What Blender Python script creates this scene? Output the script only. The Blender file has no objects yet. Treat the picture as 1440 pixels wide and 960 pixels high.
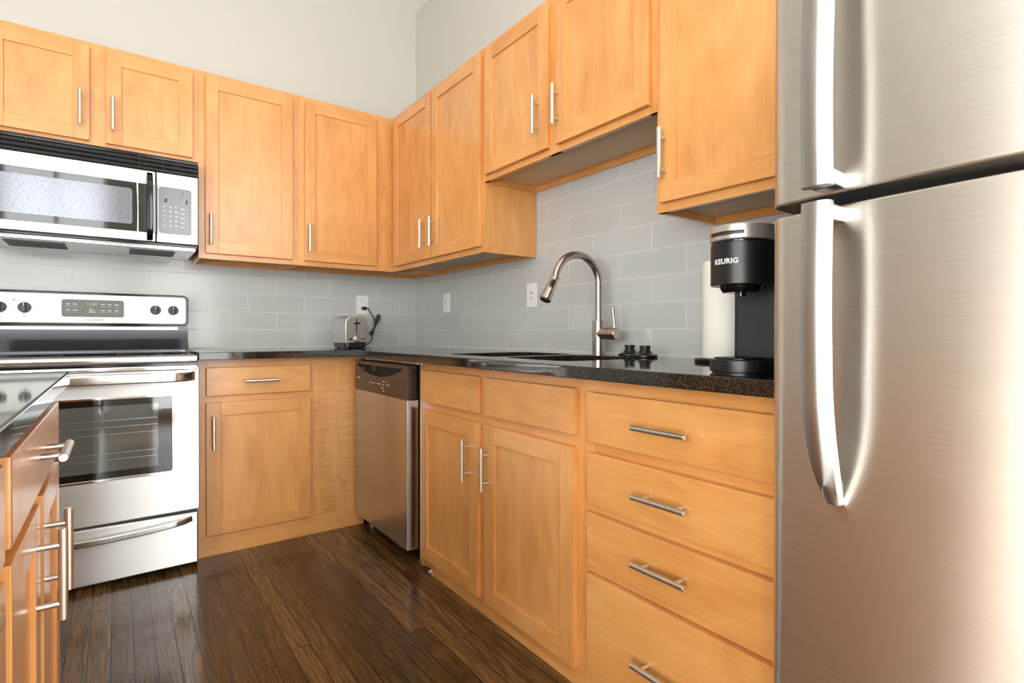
import bpy, bmesh, math, random
from mathutils import Vector, Matrix
random.seed(7)
R = math.radians
PI = math.pi
SC = bpy.context.scene
COL = SC.collection

# ------------------------------------------------------------------ camera
cam_d = bpy.data.cameras.new('camera')
cam = bpy.data.objects.new('camera', cam_d)
COL.objects.link(cam)
SC.camera = cam
yaw, pit, rol = R(-36.1866), R(-0.3478), R(0.0596)
F = Vector((-math.sin(yaw)*math.cos(pit), math.cos(yaw)*math.cos(pit), math.sin(pit)))
R0 = Vector((math.cos(yaw), math.sin(yaw), 0))
U0 = R0.cross(F)
RR = R0*math.cos(rol) + U0*math.sin(rol)
UU = -R0*math.sin(rol) + U0*math.cos(rol)
mw = Matrix.Identity(4)
for i in range(3):
    mw[i][0], mw[i][1], mw[i][2] = RR[i], UU[i], -F[i]
mw.translation = Vector((-1.6486, -3.3077, 0.9999))
cam.matrix_world = mw
cam_d.sensor_width = 36
cam_d.lens = 749.48*36/1440
cam_d.shift_x = 7.41/1440
cam_d.shift_y = -7.24/1440
cam_d.clip_start = 0.02

# ------------------------------------------------------------------ world, light, exposure
SC.view_settings.view_transform = 'Standard'
SC.view_settings.look = 'None'
SC.view_settings.gamma = 1
SC.view_settings.use_curve_mapping = False
SC.view_settings.exposure = -0.12
SC.cycles.caustics_reflective = False
SC.cycles.caustics_refractive = False
SC.cycles.blur_glossy = 0.6
SC.cycles.sample_clamp_indirect = 12
W = bpy.data.worlds.new('sky')
SC.world = W
W.use_nodes = True
bg = W.node_tree.nodes['Background']
bg.inputs[0].default_value = (0.86, 0.93, 1.0, 1)
bg.inputs[1].default_value = 3.0

def area(name, loc, aim, w, h, power, col=(1, 1, 1)):
    d = bpy.data.lights.new(name, 'AREA')
    d.shape = 'RECTANGLE'
    d.size, d.size_y = w, h
    d.energy = power
    d.color = col
    o = bpy.data.objects.new(name, d)
    COL.objects.link(o)
    o.location = loc
    o.rotation_euler = (Vector(aim)-Vector(loc)).to_track_quat('-Z', 'Y').to_euler()
    return o

DAY = (1.0, 0.985, 0.95)
# daylight falling in through the three tall windows of the front wall and the two of the left wall
WIN_FRONT = [(-3.85, -2.95), (-2.70, -1.72), (-1.36, 0.65)]
WIN_LEFT = [(-5.35, -4.1), (-3.95, -2.62)]
WZ0, WZ1, WZL = 0.06, 2.95, 2.2
YF, XL, XE, ZC = -5.5, -4.1, 1.6, 3.18
for a, b in WIN_FRONT:
    area('window_daylight', ((a+b)/2, YF-0.16, (WZ0+WZ1)/2), ((a+b)/2, 0, (WZ0+WZ1)/2), b-a, WZ1-WZ0, (62 if b > 0 else 42)*(b-a), DAY)
for a, b in WIN_LEFT:
    area('window_daylight', (XL-0.16, (a+b)/2, (WZ0+WZL)/2), (0, (a+b)/2, (WZ0+WZL)/2), b-a, WZL-WZ0, (60 if b > -3 else 100)*(b-a), DAY)
sun_d = bpy.data.lights.new('sun', 'SUN')
sun_d.energy = 28.0
sun_d.angle = R(1.0)
sun_d.color = (1.0, 0.94, 0.85)
sun = bpy.data.objects.new('sun', sun_d)
COL.objects.link(sun)
sun.rotation_euler = Vector((-0.16, 0.50, -0.85)).to_track_quat('-Z', 'Y').to_euler()

# ------------------------------------------------------------------ materials
def lin(c):
    return tuple(((v/255)/12.92 if v/255 <= 0.04045 else (((v/255)+0.055)/1.055)**2.4) for v in c) + (1,)

class NT:
    def __init__(s, name):
        s.m = bpy.data.materials.new(name)
        s.m.use_nodes = True
        s.t = s.m.node_tree
        s.b = s.t.nodes['Principled BSDF']
    def n(s, typ, **kw):
        nd = s.t.nodes.new(typ)
        for k, v in kw.items():
            setattr(nd, k, v)
        return nd
    def l(s, a, b):
        s.t.links.new(a, b)
    def set(s, **kw):
        for k, v in kw.items():
            s.b.inputs[k.replace('_', ' ')].default_value = v
    def math(s, op, a, b=None, c=None):
        nd = s.n('ShaderNodeMath', operation=op)
        for i, v in enumerate((a, b, c)):
            if v is None: continue
            if isinstance(v, (int, float)): nd.inputs[i].default_value = v
            else: s.l(v, nd.inputs[i])
        return nd.outputs[0]
    def ramp(s, fac, stops):
        nd = s.n('ShaderNodeValToRGB')
        e = nd.color_ramp.elements
        while len(e) < len(stops): e.new(0.5)
        for i, (p, c) in enumerate(stops):
            e[i].position = p; e[i].color = c
        s.l(fac, nd.inputs[0])
        return nd.outputs[0]
    def mix(s, fac, a, b, mode='MIX'):
        nd = s.n('ShaderNodeMix', data_type='RGBA', blend_type=mode)
        for i, v in ((0, fac), (6, a), (7, b)):
            if isinstance(v, (int, float, tuple)): nd.inputs[i].default_value = v
            else: s.l(v, nd.inputs[i])
        return nd.outputs[2]
    def noise(s, vec, scale, detail=3, rough=0.55, dist=0.0):
        nd = s.n('ShaderNodeTexNoise')
        nd.inputs['Scale'].default_value = scale
        nd.inputs['Detail'].default_value = detail
        nd.inputs['Roughness'].default_value = rough
        nd.inputs['Distortion'].default_value = dist
        if vec is not None: s.l(vec, nd.inputs['Vector'])
        return nd.outputs['Fac']
    def mapped(s, src, scale=(1, 1, 1), loc=(0, 0, 0), rot=(0, 0, 0)):
        nd = s.n('ShaderNodeMapping')
        nd.inputs['Scale'].default_value = scale
        nd.inputs['Location'].default_value = loc
        nd.inputs['Rotation'].default_value = rot
        s.l(src, nd.inputs['Vector'])
        return nd.outputs[0]
    def bump(s, h, strength, dist=0.001):
        nd = s.n('ShaderNodeBump')
        nd.inputs['Strength'].default_value = strength
        nd.inputs['Distance'].default_value = dist
        s.l(h, nd.inputs['Height'])
        s.l(nd.outputs[0], s.b.inputs['Normal'])

def plain(name, col, rough=0.4, metal=0.0, coat=0.0, spec=0.5, emit=None, es=0):
    k = NT(name)
    k.set(Base_Color=lin(col), Roughness=rough, Metallic=metal, Coat_Weight=coat, Specular_IOR_Level=spec)
    # a faint unevenness so that no surface is dead flat
    g = k.noise(k.n('ShaderNodeTexCoord').outputs['Object'], 35, 2)
    k.l(k.math('MULTIPLY_ADD', g, 0.06, max(rough-0.03, 0.01)), k.b.inputs['Roughness'])
    if emit:
        k.set(Emission_Color=lin(emit), Emission_Strength=es)
    return k.m

WOOD_A, WOOD_B, WOOD_C = (192, 124, 60), (214, 150, 82), (229, 171, 103)
def wood(name, axis, figure=0.0):
    k = NT(name)
    tc = k.n('ShaderNodeTexCoord')
    oi = k.n('ShaderNodeObjectInfo')
    off = k.n('ShaderNodeVectorMath', operation='ADD')
    k.l(tc.outputs['Object'], off.inputs[0])
    sc = k.n('ShaderNodeVectorMath', operation='SCALE')
    cmb = k.n('ShaderNodeCombineXYZ')
    for i in range(3): k.l(oi.outputs['Random'], cmb.inputs[i])
    k.l(cmb.outputs[0], sc.inputs[0]); sc.inputs['Scale'].default_value = 17.0
    k.l(sc.outputs[0], off.inputs[1])
    v = off.outputs[0]
    def st(lo, hi):
        return tuple(lo if a == axis else hi for a in 'XYZ')
    broad = k.noise(k.mapped(v, st(1.6, 7)), 1.0, 3, 0.5, 0.8)
    fine = k.noise(k.mapped(v, st(5, 120)), 1.0, 2, 0.6, 0.2)
    cloud = k.noise(k.mapped(v, st(1.0, 2.6)), 3.4, 3, 0.5, 1.6)
    f = k.math('ADD', k.math('MULTIPLY', broad, 0.42), k.math('MULTIPLY', fine, 0.22))
    f = k.math('ADD', f, k.math('MULTIPLY', cloud, 0.46))
    if figure:
        cross = k.noise(k.mapped(v, st(95, 9)), 1.0, 2, 0.5, 0.6)
        f = k.math('ADD', f, k.math('MULTIPLY', k.math('SUBTRACT', cross, 0.5), figure))
    c = k.ramp(f, [(0.28, lin(WOOD_A)), (0.52, lin(WOOD_B)), (0.8, lin(WOOD_C))])
    vor = k.n('ShaderNodeTexVoronoi'); vor.inputs['Scale'].default_value = 1.0
    k.l(k.mapped(v, st(5, 14)), vor.inputs['Vector'])
    speck = k.math('LESS_THAN', vor.outputs['Distance'], 0.03)
    c = k.mix(k.math('MULTIPLY', speck, 0.35), c, lin((140, 80, 38)))
    k.l(c, k.b.inputs['Base Color'])
    k.set(Roughness=0.36, Coat_Weight=0.7, Coat_Roughness=0.22, Specular_IOR_Level=0.45)
    k.bump(fine, 0.04, 0.0006)
    return k.m

WV, WX, WY, WFIG = wood('maple_upright', 'Z'), wood('maple_crosswise', 'X'), wood('maple_lengthwise', 'Y'), wood('maple_figured', 'Z', 0.55)
WUNDER = plain('cabinet_underside_laminate', (206, 176, 138), 0.5)

def steel(name, col=(200, 199, 196), rough=0.26, aniso=0.55, metal=1.0, brush='H'):
    k = NT(name)
    k.set(Base_Color=lin(col), Metallic=metal, Roughness=rough, Anisotropic=aniso, Anisotropic_Rotation=0.25)
    tg = k.n('ShaderNodeTangent', direction_type='RADIAL', axis='Z')
    k.l(tg.outputs[0], k.b.inputs['Tangent'])
    tc = k.n('ShaderNodeTexCoord')
    s = (5, 5, 520) if brush == 'H' else (420, 420, 6)
    g = k.noise(k.mapped(tc.outputs['Object'], s), 1.0, 3, 0.6)
    k.l(k.mix(k.ramp(g, [(0.3, (0, 0, 0, 1)), (0.7, (1, 1, 1, 1))]), lin(tuple(max(v-4, 0) for v in col)), lin(tuple(min(v+4, 255) for v in col))), k.b.inputs['Base Color'])
    k.l(k.math('MULTIPLY_ADD', g, 0.12, rough-0.06), k.b.inputs['Roughness'])
    k.bump(g, 0.008, 0.0003)
    return k.m

STEEL = steel('brushed_stainless', (200, 199, 196), 0.38, 0.92)
STEEL_F = steel('fridge_stainless', (228, 224, 216), 0.38, 0.85)
STEEL_DW = steel('dishwasher_stainless', (190, 193, 199), 0.24, 0.5)
SPLASH = plain('dark_polished_steel', (96, 100, 108), 0.13, 1.0)
TOASTST = steel('toaster_steel', (206, 203, 198), 0.42, 0.6)
STEEL_S = steel('satin_stainless_smooth', (205, 204, 202), 0.16, 0.0)
CHROME = plain('polished_chrome', (215, 215, 216), 0.06, 1.0)
NICKEL = plain('brushed_nickel', (184, 176, 167), 0.25, 1.0)
PULL = plain('satin_nickel_pull', (222, 219, 214), 0.3, 1.0)
SILVER = plain('silver_plastic', (200, 194, 188), 0.3, 0.8)
BLACK = plain('gloss_black', (9, 9, 11), 0.1)
BLACKM = plain('matte_black_plastic', (14, 14, 15), 0.36)
CHAR = plain('charcoal_plastic', (44, 43, 45), 0.42)
DARKGLASS = plain('dark_glass', (7, 8, 9), 0.03, spec=0.9)
def screen(name, lo, hi, sc, metal, rough):
    k = NT(name)
    g = k.noise(k.mapped(k.n('ShaderNodeTexCoord').outputs['Object'], sc), 1.0, 2, 0.7)
    k.l(k.ramp(g, [(0.36, lin(lo)), (0.64, lin(hi))]), k.b.inputs['Base Color'])
    k.set(Roughness=rough, Metallic=metal, Specular_IOR_Level=0.9)
    return k.m
MESHGLASS = screen('microwave_window_screen', (84, 86, 92), (140, 142, 150), (90, 1, 900), 0.55, 0.12)
OVENGLASS = plain('oven_window_glass', (96, 100, 99), 0.04, 0.45, spec=1.0)
GREYPANEL = plain('grey_touch_panel', (92, 92, 86), 0.3)
SPECKPANEL = screen('microwave_keypad', (56, 57, 61), (118, 119, 125), (420, 1, 420), 0.1, 0.25)
PANELBROWN = plain('dishwasher_panel_plastic', (58, 45, 38), 0.22)
WHITEP = plain('white_plastic', (236, 237, 236), 0.35)
INKW = plain('white_ink', (222, 222, 220), 0.5)
INKG = plain('grey_ink', (120, 118, 114), 0.5)
INKB = plain('black_ink', (26, 26, 26), 0.5)
LED = plain('green_clock_digits', (150, 190, 60), 0.4, emit=(150, 200, 60), es=0.12)
RUBBER = plain('black_rubber', (20, 20, 21), 0.34)
CAULK = plain('white_caulk', (205, 206, 204), 0.4)
DARKVOID = plain('dark_recess', (10, 9, 8), 0.8)
CASEGREY = plain('fridge_case_grey', (70, 70, 72), 0.45)
SINKST = plain('sink_steel', (150, 150, 150), 0.22, 1.0)
TRIMW = plain('white_trim_paint', (235, 235, 232), 0.4)

def paper():
    k = NT('paper_towel')
    k.set(Base_Color=lin((236, 234, 226)), Roughness=0.95)
    v = k.n('ShaderNodeTexCoord').outputs['Object']
    k.bump(k.noise(v, 160, 3), 0.5, 0.002)
    return k.m
PAPER = paper()

def granite():
    k = NT('black_granite')
    v = k.n('ShaderNodeNewGeometry').outputs['Position']
    vo = k.n('ShaderNodeTexVoronoi'); vo.inputs['Scale'].default_value = 480
    k.l(v, vo.inputs['Vector'])
    g = k.noise(v, 420, 3, 0.6)
    c = k.ramp(k.math('ADD', k.math('MULTIPLY', vo.outputs['Color'], 0.55), k.math('MULTIPLY', g, 0.5)),
               [(0.38, lin((14, 13, 13))), (0.56, lin((34, 30, 27))), (0.72, lin((66, 56, 46))), (0.88, lin((104, 94, 82)))])
    k.l(c, k.b.inputs['Base Color'])
    k.set(Roughness=0.05, Specular_IOR_Level=0.6)
    return k.m
GRANITE = granite()

def floor_mat():
    k = NT('dark_oak_planks')
    v = k.n('ShaderNodeNewGeometry').outputs['Position']
    sp = k.n('ShaderNodeSeparateXYZ'); k.l(v, sp.inputs[0])
    PW, PL = 0.0575, 1.25
    u = k.math('DIVIDE', sp.outputs[0], PW)
    i = k.math('FLOOR', u)
    fu = k.math('FRACT', u)
    w1 = k.n('ShaderNodeTexWhiteNoise', noise_dimensions='1D'); k.l(i, w1.inputs['W'])
    t = k.math('ADD', k.math('DIVIDE', sp.outputs[1], PL), k.math('MULTIPLY', w1.outputs[0], 7.3))
    j = k.math('FLOOR', t)
    ft = k.math('FRACT', t)
    cb = k.n('ShaderNodeCombineXYZ'); k.l(i, cb.inputs[0]); k.l(j, cb.inputs[1])
    w2 = k.n('ShaderNodeTexWhiteNoise', noise_dimensions='2D'); k.l(cb.outputs[0], w2.inputs['Vector'])
    rnd = w2.outputs[0]
    # grain, shifted from board to board
    sh = k.n('ShaderNodeCombineXYZ'); k.l(k.math('MULTIPLY', rnd, 31.0), sh.inputs[2]); k.l(k.math('MULTIPLY', rnd, 9.0), sh.inputs[1])
    ad = k.n('ShaderNodeVectorMath', operation='ADD'); k.l(v, ad.inputs[0]); k.l(sh.outputs[0], ad.inputs[1])
    gv = ad.outputs[0]
    # cathedral rings: wavy contour lines of a stretched noise
    lo = k.noise(k.mapped(gv, (9, 1.3, 1)), 1.0, 2, 0.45, 0.25)
    ring = k.math('ABSOLUTE', k.math('SUBTRACT', k.math('FRACT', k.math('MULTIPLY', lo, 11.0)), 0.5))
    ring = k.math('MULTIPLY', ring, 2.0)
    fine = k.noise(k.mapped(gv, (210, 7, 1)), 1.0, 2, 0.6)
    figure = k.math('MULTIPLY_ADD', k.math('POWER', rnd, 3.0), 0.30, 0.05)          # a few boards are strongly figured
    f = k.math('ADD', k.math('MULTIPLY', k.math('SUBTRACT', k.math('POWER', ring, 0.45), 0.7), figure), k.math('MULTIPLY_ADD', fine, 0.62, 0.22))
    c = k.ramp(f, [(0.30, lin((36, 25, 15))), (0.52, lin((90, 64, 37))), (0.80, lin((142, 106, 62)))])
    w3 = k.n('ShaderNodeTexWhiteNoise', noise_dimensions='3D'); ad3 = k.n('ShaderNodeVectorMath', operation='ADD'); k.l(cb.outputs[0], ad3.inputs[0]); ad3.inputs[1].default_value = (3.5, 8.5, 2.5); k.l(ad3.outputs[0], w3.inputs['Vector'])
    val = k.math('MULTIPLY_ADD', w3.outputs[0], 0.7, 0.58)
    hs = k.n('ShaderNodeHueSaturation'); k.l(val, hs.inputs['Value']); k.l(c, hs.inputs['Color'])
    edge = k.math('MINIMUM', k.math('MULTIPLY', k.math('MINIMUM', fu, k.math('SUBTRACT', 1.0, fu)), PW),
                  k.math('MULTIPLY', k.math('MINIMUM', ft, k.math('SUBTRACT', 1.0, ft)), PL))
    gap = k.n('ShaderNodeMapRange', interpolation_type='SMOOTHSTEP')
    gap.inputs['From Min'].default_value = 0.0008; gap.inputs['From Max'].default_value = 0.0026
    k.l(edge, gap.inputs['Value'])
    c2 = k.mix(gap.outputs[0], lin((9, 6, 4)), hs.outputs[0])
    k.l(c2, k.b.inputs['Base Color'])
    wear = k.noise(v, 5.0, 4, 0.6)
    k.l(k.math('MULTIPLY_ADD', wear, 0.16, 0.10), k.b.inputs['Roughness'])
    k.set(Specular_IOR_Level=0.5)
    hgt = k.math('ADD', k.math('MULTIPLY', gap.outputs[0], 1.0), k.math('MULTIPLY', fine, 0.14))
    hgt = k.math('ADD', hgt, k.math('MULTIPLY', k.noise(k.mapped(v, (9, 2.5, 1)), 1.0, 2), 0.7))
    k.bump(hgt, 0.3, 0.001)
    return k.m
FLOOR = floor_mat()

def tile(name, axis, dx):
    k = NT(name)
    v = k.n('ShaderNodeNewGeometry').outputs['Position']
    sp = k.n('ShaderNodeSeparateXYZ'); k.l(v, sp.inputs[0])
    cb = k.n('ShaderNodeCombineXYZ')
    k.l(k.math('SUBTRACT', sp.outputs['XYZ'.index(axis)], dx), cb.inputs[0])
    k.l(k.math('SUBTRACT', sp.outputs[2], 0.716), cb.inputs[1])
    b = k.n('ShaderNodeTexBrick')
    b.offset = 0.5; b.offset_frequency = 2; b.squash = 1
    b.inputs['Scale'].default_value = 1.0
    b.inputs['Brick Width'].default_value = 0.3085
    b.inputs['Row Height'].default_value = 0.1005
    b.inputs['Mortar Size'].default_value = 0.0017
    b.inputs['Mortar Smooth'].default_value = 0.25
    b.inputs['Bias'].default_value = 0
    b.inputs['Color1'].default_value = lin((189, 192, 190))
    b.inputs['Color2'].default_value = lin((195, 197, 195))
    b.inputs['Mortar'].default_value = lin((222, 222, 219))
    k.l(cb.outputs[0], b.inputs['Vector'])
    k.l(b.outputs['Color'], k.b.inputs['Base Color'])
    k.l(k.math('MULTIPLY_ADD', b.outputs['Fac'], 0.4, 0.16), k.b.inputs['Roughness'])
    h = k.math('ADD', k.math('SUBTRACT', 1.0, b.outputs['Fac']), k.math('MULTIPLY', k.noise(v, 7, 2), 0.5))
    k.bump(h, 0.5, 0.0014)
    return k.m
TILE_B, TILE_R = tile('grey_subway_tile_back', 'X', 0.0325), tile('grey_subway_tile_right', 'Y', 0.0145)

def paint(name, col):
    k = NT(name)
    v = k.n('ShaderNodeNewGeometry').outputs['Position']
    k.set(Base_Color=lin(col), Roughness=0.6)
    k.bump(k.noise(v, 240, 2), 0.08, 0.001)
    return k.m
PAINT, CEIL = paint('pale_grey_wall_paint', (200, 200, 193)), paint('white_ceiling_paint', (247, 247, 244))

# ------------------------------------------------------------------ mesh helpers (all in world coordinates)
class MB:
    def __init__(s):
        s.bm = bmesh.new()
    def _fin(s, geom_verts, mat, mi):
        fs = {f for v in geom_verts for f in v.link_faces}
        for f in fs: f.material_index = mi
        if mat is not None:
            for v in geom_verts: v.co = mat @ v.co
    def box(s, a, b, bev=0.0, mi=0, seg=2, mat=None):
        x0, x1 = sorted((a[0], b[0])); y0, y1 = sorted((a[1], b[1])); z0, z1 = sorted((a[2], b[2]))
        t = bmesh.new()
        vs = [t.verts.new((x, y, z)) for x in (x0, x1) for y in (y0, y1) for z in (z0, z1)]
        for q in ((0, 1, 3, 2), (4, 6, 7, 5), (0, 4, 5, 1), (2, 3, 7, 6), (0, 2, 6, 4), (1, 5, 7, 3)):
            t.faces.new([vs[i] for i in q])
        if bev > 0:
            bev = min(bev, (x1-x0)*.45, (y1-y0)*.45, (z1-z0)*.45)
            bmesh.ops.bevel(t, geom=list(t.edges), offset=bev, segments=seg, affect='EDGES', profile=0.5)
        s.take(t, mi, mat)
        return s
    def take(s, t, mi=0, mat=None):
        mp = {}
        for v in t.verts: mp[v] = s.bm.verts.new(mat @ v.co if mat is not None else v.co)
        for f in t.faces:
            try:
                nf = s.bm.faces.new([mp[v] for v in f.verts]); nf.material_index = mi
            except ValueError: pass
        t.free()
    def lathe(s, prof, c=(0, 0, 0), axis=(0, 0, 1), n=32, mi=0, cap=True):
        q = Vector((0, 0, 1)).rotation_difference(Vector(axis).normalized())
        c = Vector(c); rings = []
        for r, z in prof:
            rings.append([s.bm.verts.new(c + q @ Vector((r*math.cos(2*PI*i/n), r*math.sin(2*PI*i/n), z))) for i in range(n)])
        for a, b in zip(rings, rings[1:]):
            for i in range(n):
                f = s.bm.faces.new((a[i], a[(i+1) % n], b[(i+1) % n], b[i])); f.material_index = mi
        if cap:
            f = s.bm.faces.new(list(reversed(rings[0]))); f.material_index = mi
            f = s.bm.faces.new(rings[-1]); f.material_index = mi
        return s
    def cyl(s, p0, p1, r, n=20, mi=0, ch=0.0):
        p0, p1 = Vector(p0), Vector(p1); L = (p1-p0).length
        prof = [(r, 0), (r, L)] if not ch else [(r-ch, 0), (r, ch), (r, L-ch), (r-ch, L)]
        return s.lathe(prof, p0, p1-p0, n, mi)
    def tube(s, pts, r, n=14, mi=0, flat=None, up=None):
        """sweep a circle (or an ellipse/rounded bar, flat=(w,h)) along pts; r may be a list"""
        P = [Vector(p) for p in pts]; rings = []
        prev = None
        for k, p in enumerate(P):
            d = (P[min(k+1, len(P)-1)] - P[max(k-1, 0)]).normalized()
            if up is not None: a = Vector(up)
            elif prev is not None: a = prev
            else: a = Vector((0, 0, 1)) if abs(d.z) < 0.9 else Vector((1, 0, 0))
            a = (a - d*a.dot(d)).normalized(); prev = a
            b = d.cross(a)
            rk = r[k] if isinstance(r, (list, tuple)) else r
            ring = []
            for i in range(n):
                t = 2*PI*i/n
                ca, sa = math.cos(t), math.sin(t)
                if flat:
                    e = 0.35
                    ca = math.copysign(abs(ca)**e, ca); sa = math.copysign(abs(sa)**e, sa)
                    ring.append(s.bm.verts.new(p + a*(ca*flat[0]*rk) + b*(sa*flat[1]*rk)))
                else:
                    ring.append(s.bm.verts.new(p + a*(ca*rk) + b*(sa*rk)))
            rings.append(ring)
        for a, b in zip(rings, rings[1:]):
            for i in range(n):
                f = s.bm.faces.new((a[i], a[(i+1) % n], b[(i+1) % n], b[i])); f.material_index = mi
        f = s.bm.faces.new(list(reversed(rings[0]))); f.material_index = mi
        f = s.bm.faces.new(rings[-1]); f.material_index = mi
        return s
    def prism(s, poly, lo, hi, axis='Z', mi=0, bev=0.0, seg=2):
        """extrude a 2-D outline along an axis; poly is in the two remaining axes in order"""
        t = bmesh.new()
        def P(p, h):
            return {'Z': (p[0], p[1], h), 'Y': (p[0], h, p[1]), 'X': (h, p[0], p[1])}[axis]
        A = [t.verts.new(P(p, lo)) for p in poly]; B = [t.verts.new(P(p, hi)) for p in poly]
        n = len(poly)
        fa = t.faces.new(A); fb = t.faces.new(list(reversed(B)))
        for i in range(n): t.faces.new((A[i], B[i], B[(i+1) % n], A[(i+1) % n]))
        bmesh.ops.recalc_face_normals(t, faces=list(t.faces))
        if bev > 0:
            es = [e for e in t.edges if fa in e.link_faces or fb in e.link_faces]
            bmesh.ops.bevel(t, geom=es, offset=bev, segments=seg, affect='EDGES', profile=0.5)
        s.take(t, mi)
        return s

def rrect(x0, y0, x1, y1, r, n=6):
    out = []
    for cx, cy, a in ((x1-r, y1-r, 0), (x0+r, y1-r, 90), (x0+r, y0+r, 180), (x1-r, y0+r, 270)):
        for i in range(n+1):
            t = R(a + 90*i/n); out.append((cx+r*math.cos(t), cy+r*math.sin(t)))
    return out

ORG = {}
def obj(name, mb, mats, parent=None, origin=None, smooth=38):
    me = bpy.data.meshes.new(name)
    bm = mb.bm
    bmesh.ops.recalc_face_normals(bm, faces=list(bm.faces))
    xs = [v.co for v in bm.verts]
    if origin is None:
        lo = Vector([min(c[i] for c in xs) for i in range(3)]); hi = Vector([max(c[i] for c in xs) for i in range(3)])
        origin = (lo+hi)/2
        if parent is None: origin.z = lo.z
    origin = Vector(origin)
    for v in bm.verts: v.co -= origin
    bm.to_mesh(me); bm.free()
    for m in (mats if isinstance(mats, (list, tuple)) else [mats]): me.materials.append(m)
    for p in me.polygons: p.use_smooth = True
    me.set_sharp_from_angle(angle=R(smooth))
    o = bpy.data.objects.new(name, me)
    COL.objects.link(o)
    wn = o.modifiers.new('even_normals', 'WEIGHTED_NORMAL')
    wn.keep_sharp = True
    ORG[o.name] = origin.copy()
    if parent is not None:
        o.parent = parent
        o.location = origin - ORG[parent.name]
    else:
        o.location = origin
    return o

def tag(o, label=None, cat=None, group=None, kind=None):
    if label: o['label'] = label
    if cat: o['category'] = cat
    if group: o['group'] = group
    if kind: o['kind'] = kind
    return o

def thing(name, loc, label, cat, group=None):
    o = bpy.data.objects.new(name, None)
    COL.objects.link(o)
    o.empty_display_size = 0.1
    o.location = loc
    ORG[o.name] = Vector(loc)
    return tag(o, label, cat, group)

def flat_curve(name, outlines, thick, bev=0.0):
    """a slab in the XY plane with holes, centred on z = 0; returns a bmesh"""
    cu = bpy.data.curves.new(name, 'CURVE')
    cu.dimensions = '2D'; cu.fill_mode = 'BOTH'
    cu.extrude = thick/2 - bev; cu.bevel_depth = bev; cu.bevel_resolution = 2
    for ol in outlines:
        sp = cu.splines.new('POLY'); sp.points.add(len(ol)-1); sp.use_cyclic_u = True
        for p, (x, y) in zip(sp.points, ol): p.co = (x, y, 0, 1)
    o = bpy.data.objects.new(name, cu); COL.objects.link(o)
    dg = bpy.context.evaluated_depsgraph_get(); dg.update()
    me = bpy.data.meshes.new_from_object(o.evaluated_get(dg))
    bm = bmesh.new(); bm.from_mesh(me)
    bpy.data.objects.remove(o); bpy.data.curves.remove(cu); bpy.data.meshes.remove(me)
    bmesh.ops.remove_doubles(bm, verts=list(bm.verts), dist=1e-5)
    return bm

def text_bm(s, size, thick=0.0004, spacing=1.0, bold=0.012):
    """lettering lying in XY, centred, facing +Z"""
    cu = bpy.data.curves.new('lettering', 'FONT')
    cu.body = s; cu.size = size; cu.extrude = thick; cu.align_x = 'CENTER'; cu.align_y = 'CENTER'; cu.space_character = spacing
    cu.offset = size*bold
    o = bpy.data.objects.new('lettering', cu); COL.objects.link(o)
    dg = bpy.context.evaluated_depsgraph_get(); dg.update()
    me = bpy.data.meshes.new_from_object(o.evaluated_get(dg))
    bm = bmesh.new(); bm.from_mesh(me)
    bpy.data.objects.remove(o); bpy.data.curves.remove(cu); bpy.data.meshes.remove(me)
    return bm

def face_mat(origin, side):
    """matrix that lays an XY drawing on a face: 'back' faces -Y (x right, z up), 'right' faces -X (y decreasing is right)"""
    m = Matrix.Identity(4)
    if side == 'back':
        cols = (Vector((1, 0, 0)), Vector((0, 0, 1)), Vector((0, -1, 0)))
    elif side == 'right':
        cols = (Vector((0, -1, 0)), Vector((0, 0, 1)), Vector((-1, 0, 0)))
    else:
        cols = (Vector((0, 1, 0)), Vector((0, 0, 1)), Vector((1, 0, 0)))
    for j, c in enumerate(cols):
        for i in range(3): m[i][j] = c[i]
    m.translation = Vector(origin)
    return m

# a run of cabinets is drawn in (s, d, z): s along the wall, d out of the wall, and turned into world axes
class Side:
    def __init__(s, kind):
        s.k = kind
        s.h = {'back': WX, 'right': WY, 'island': WY}[kind]
    def p(s, a, d, z):
        if s.k == 'back': return (a, -d, z)
        if s.k == 'right': return (-d, a, z)
        return (-2.41 + d, a, z)          # island: its back stands at x = -2.41 and it faces +X
BACK, RIGHT, ISLE = Side('back'), Side('right'), Side('island')

def sbox(mb, sd, a0, a1, d0, d1, z0, z1, bev=0.0015, mi=0):
    mb.box(sd.p(a0, d0, z0), sd.p(a1, d1, z1), bev, mi)

def pull(sd, a, d, z, parent, horiz, L=0.15, r=0.0068, so=0.031):
    mb = MB()
    h = L/2; q = L*0.32
    if horiz:
        mb.cyl(sd.p(a-h, d+so, z), sd.p(a+h, d+so, z), r, 20, 0, 0.0008)
        for t in (-q, q): mb.cyl(sd.p(a+t, d-0.001, z), sd.p(a+t, d+so, z), r*0.78, 14)
    else:
        mb.cyl(sd.p(a, d+so, z-h), sd.p(a, d+so, z+h), r, 20, 0, 0.0008)
        for t in (-q, q): mb.cyl(sd.p(a, d-0.001, z+t), sd.p(a, d+so, z+t), r*0.78, 14)
    return obj('handle', mb, PULL, parent)

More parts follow.
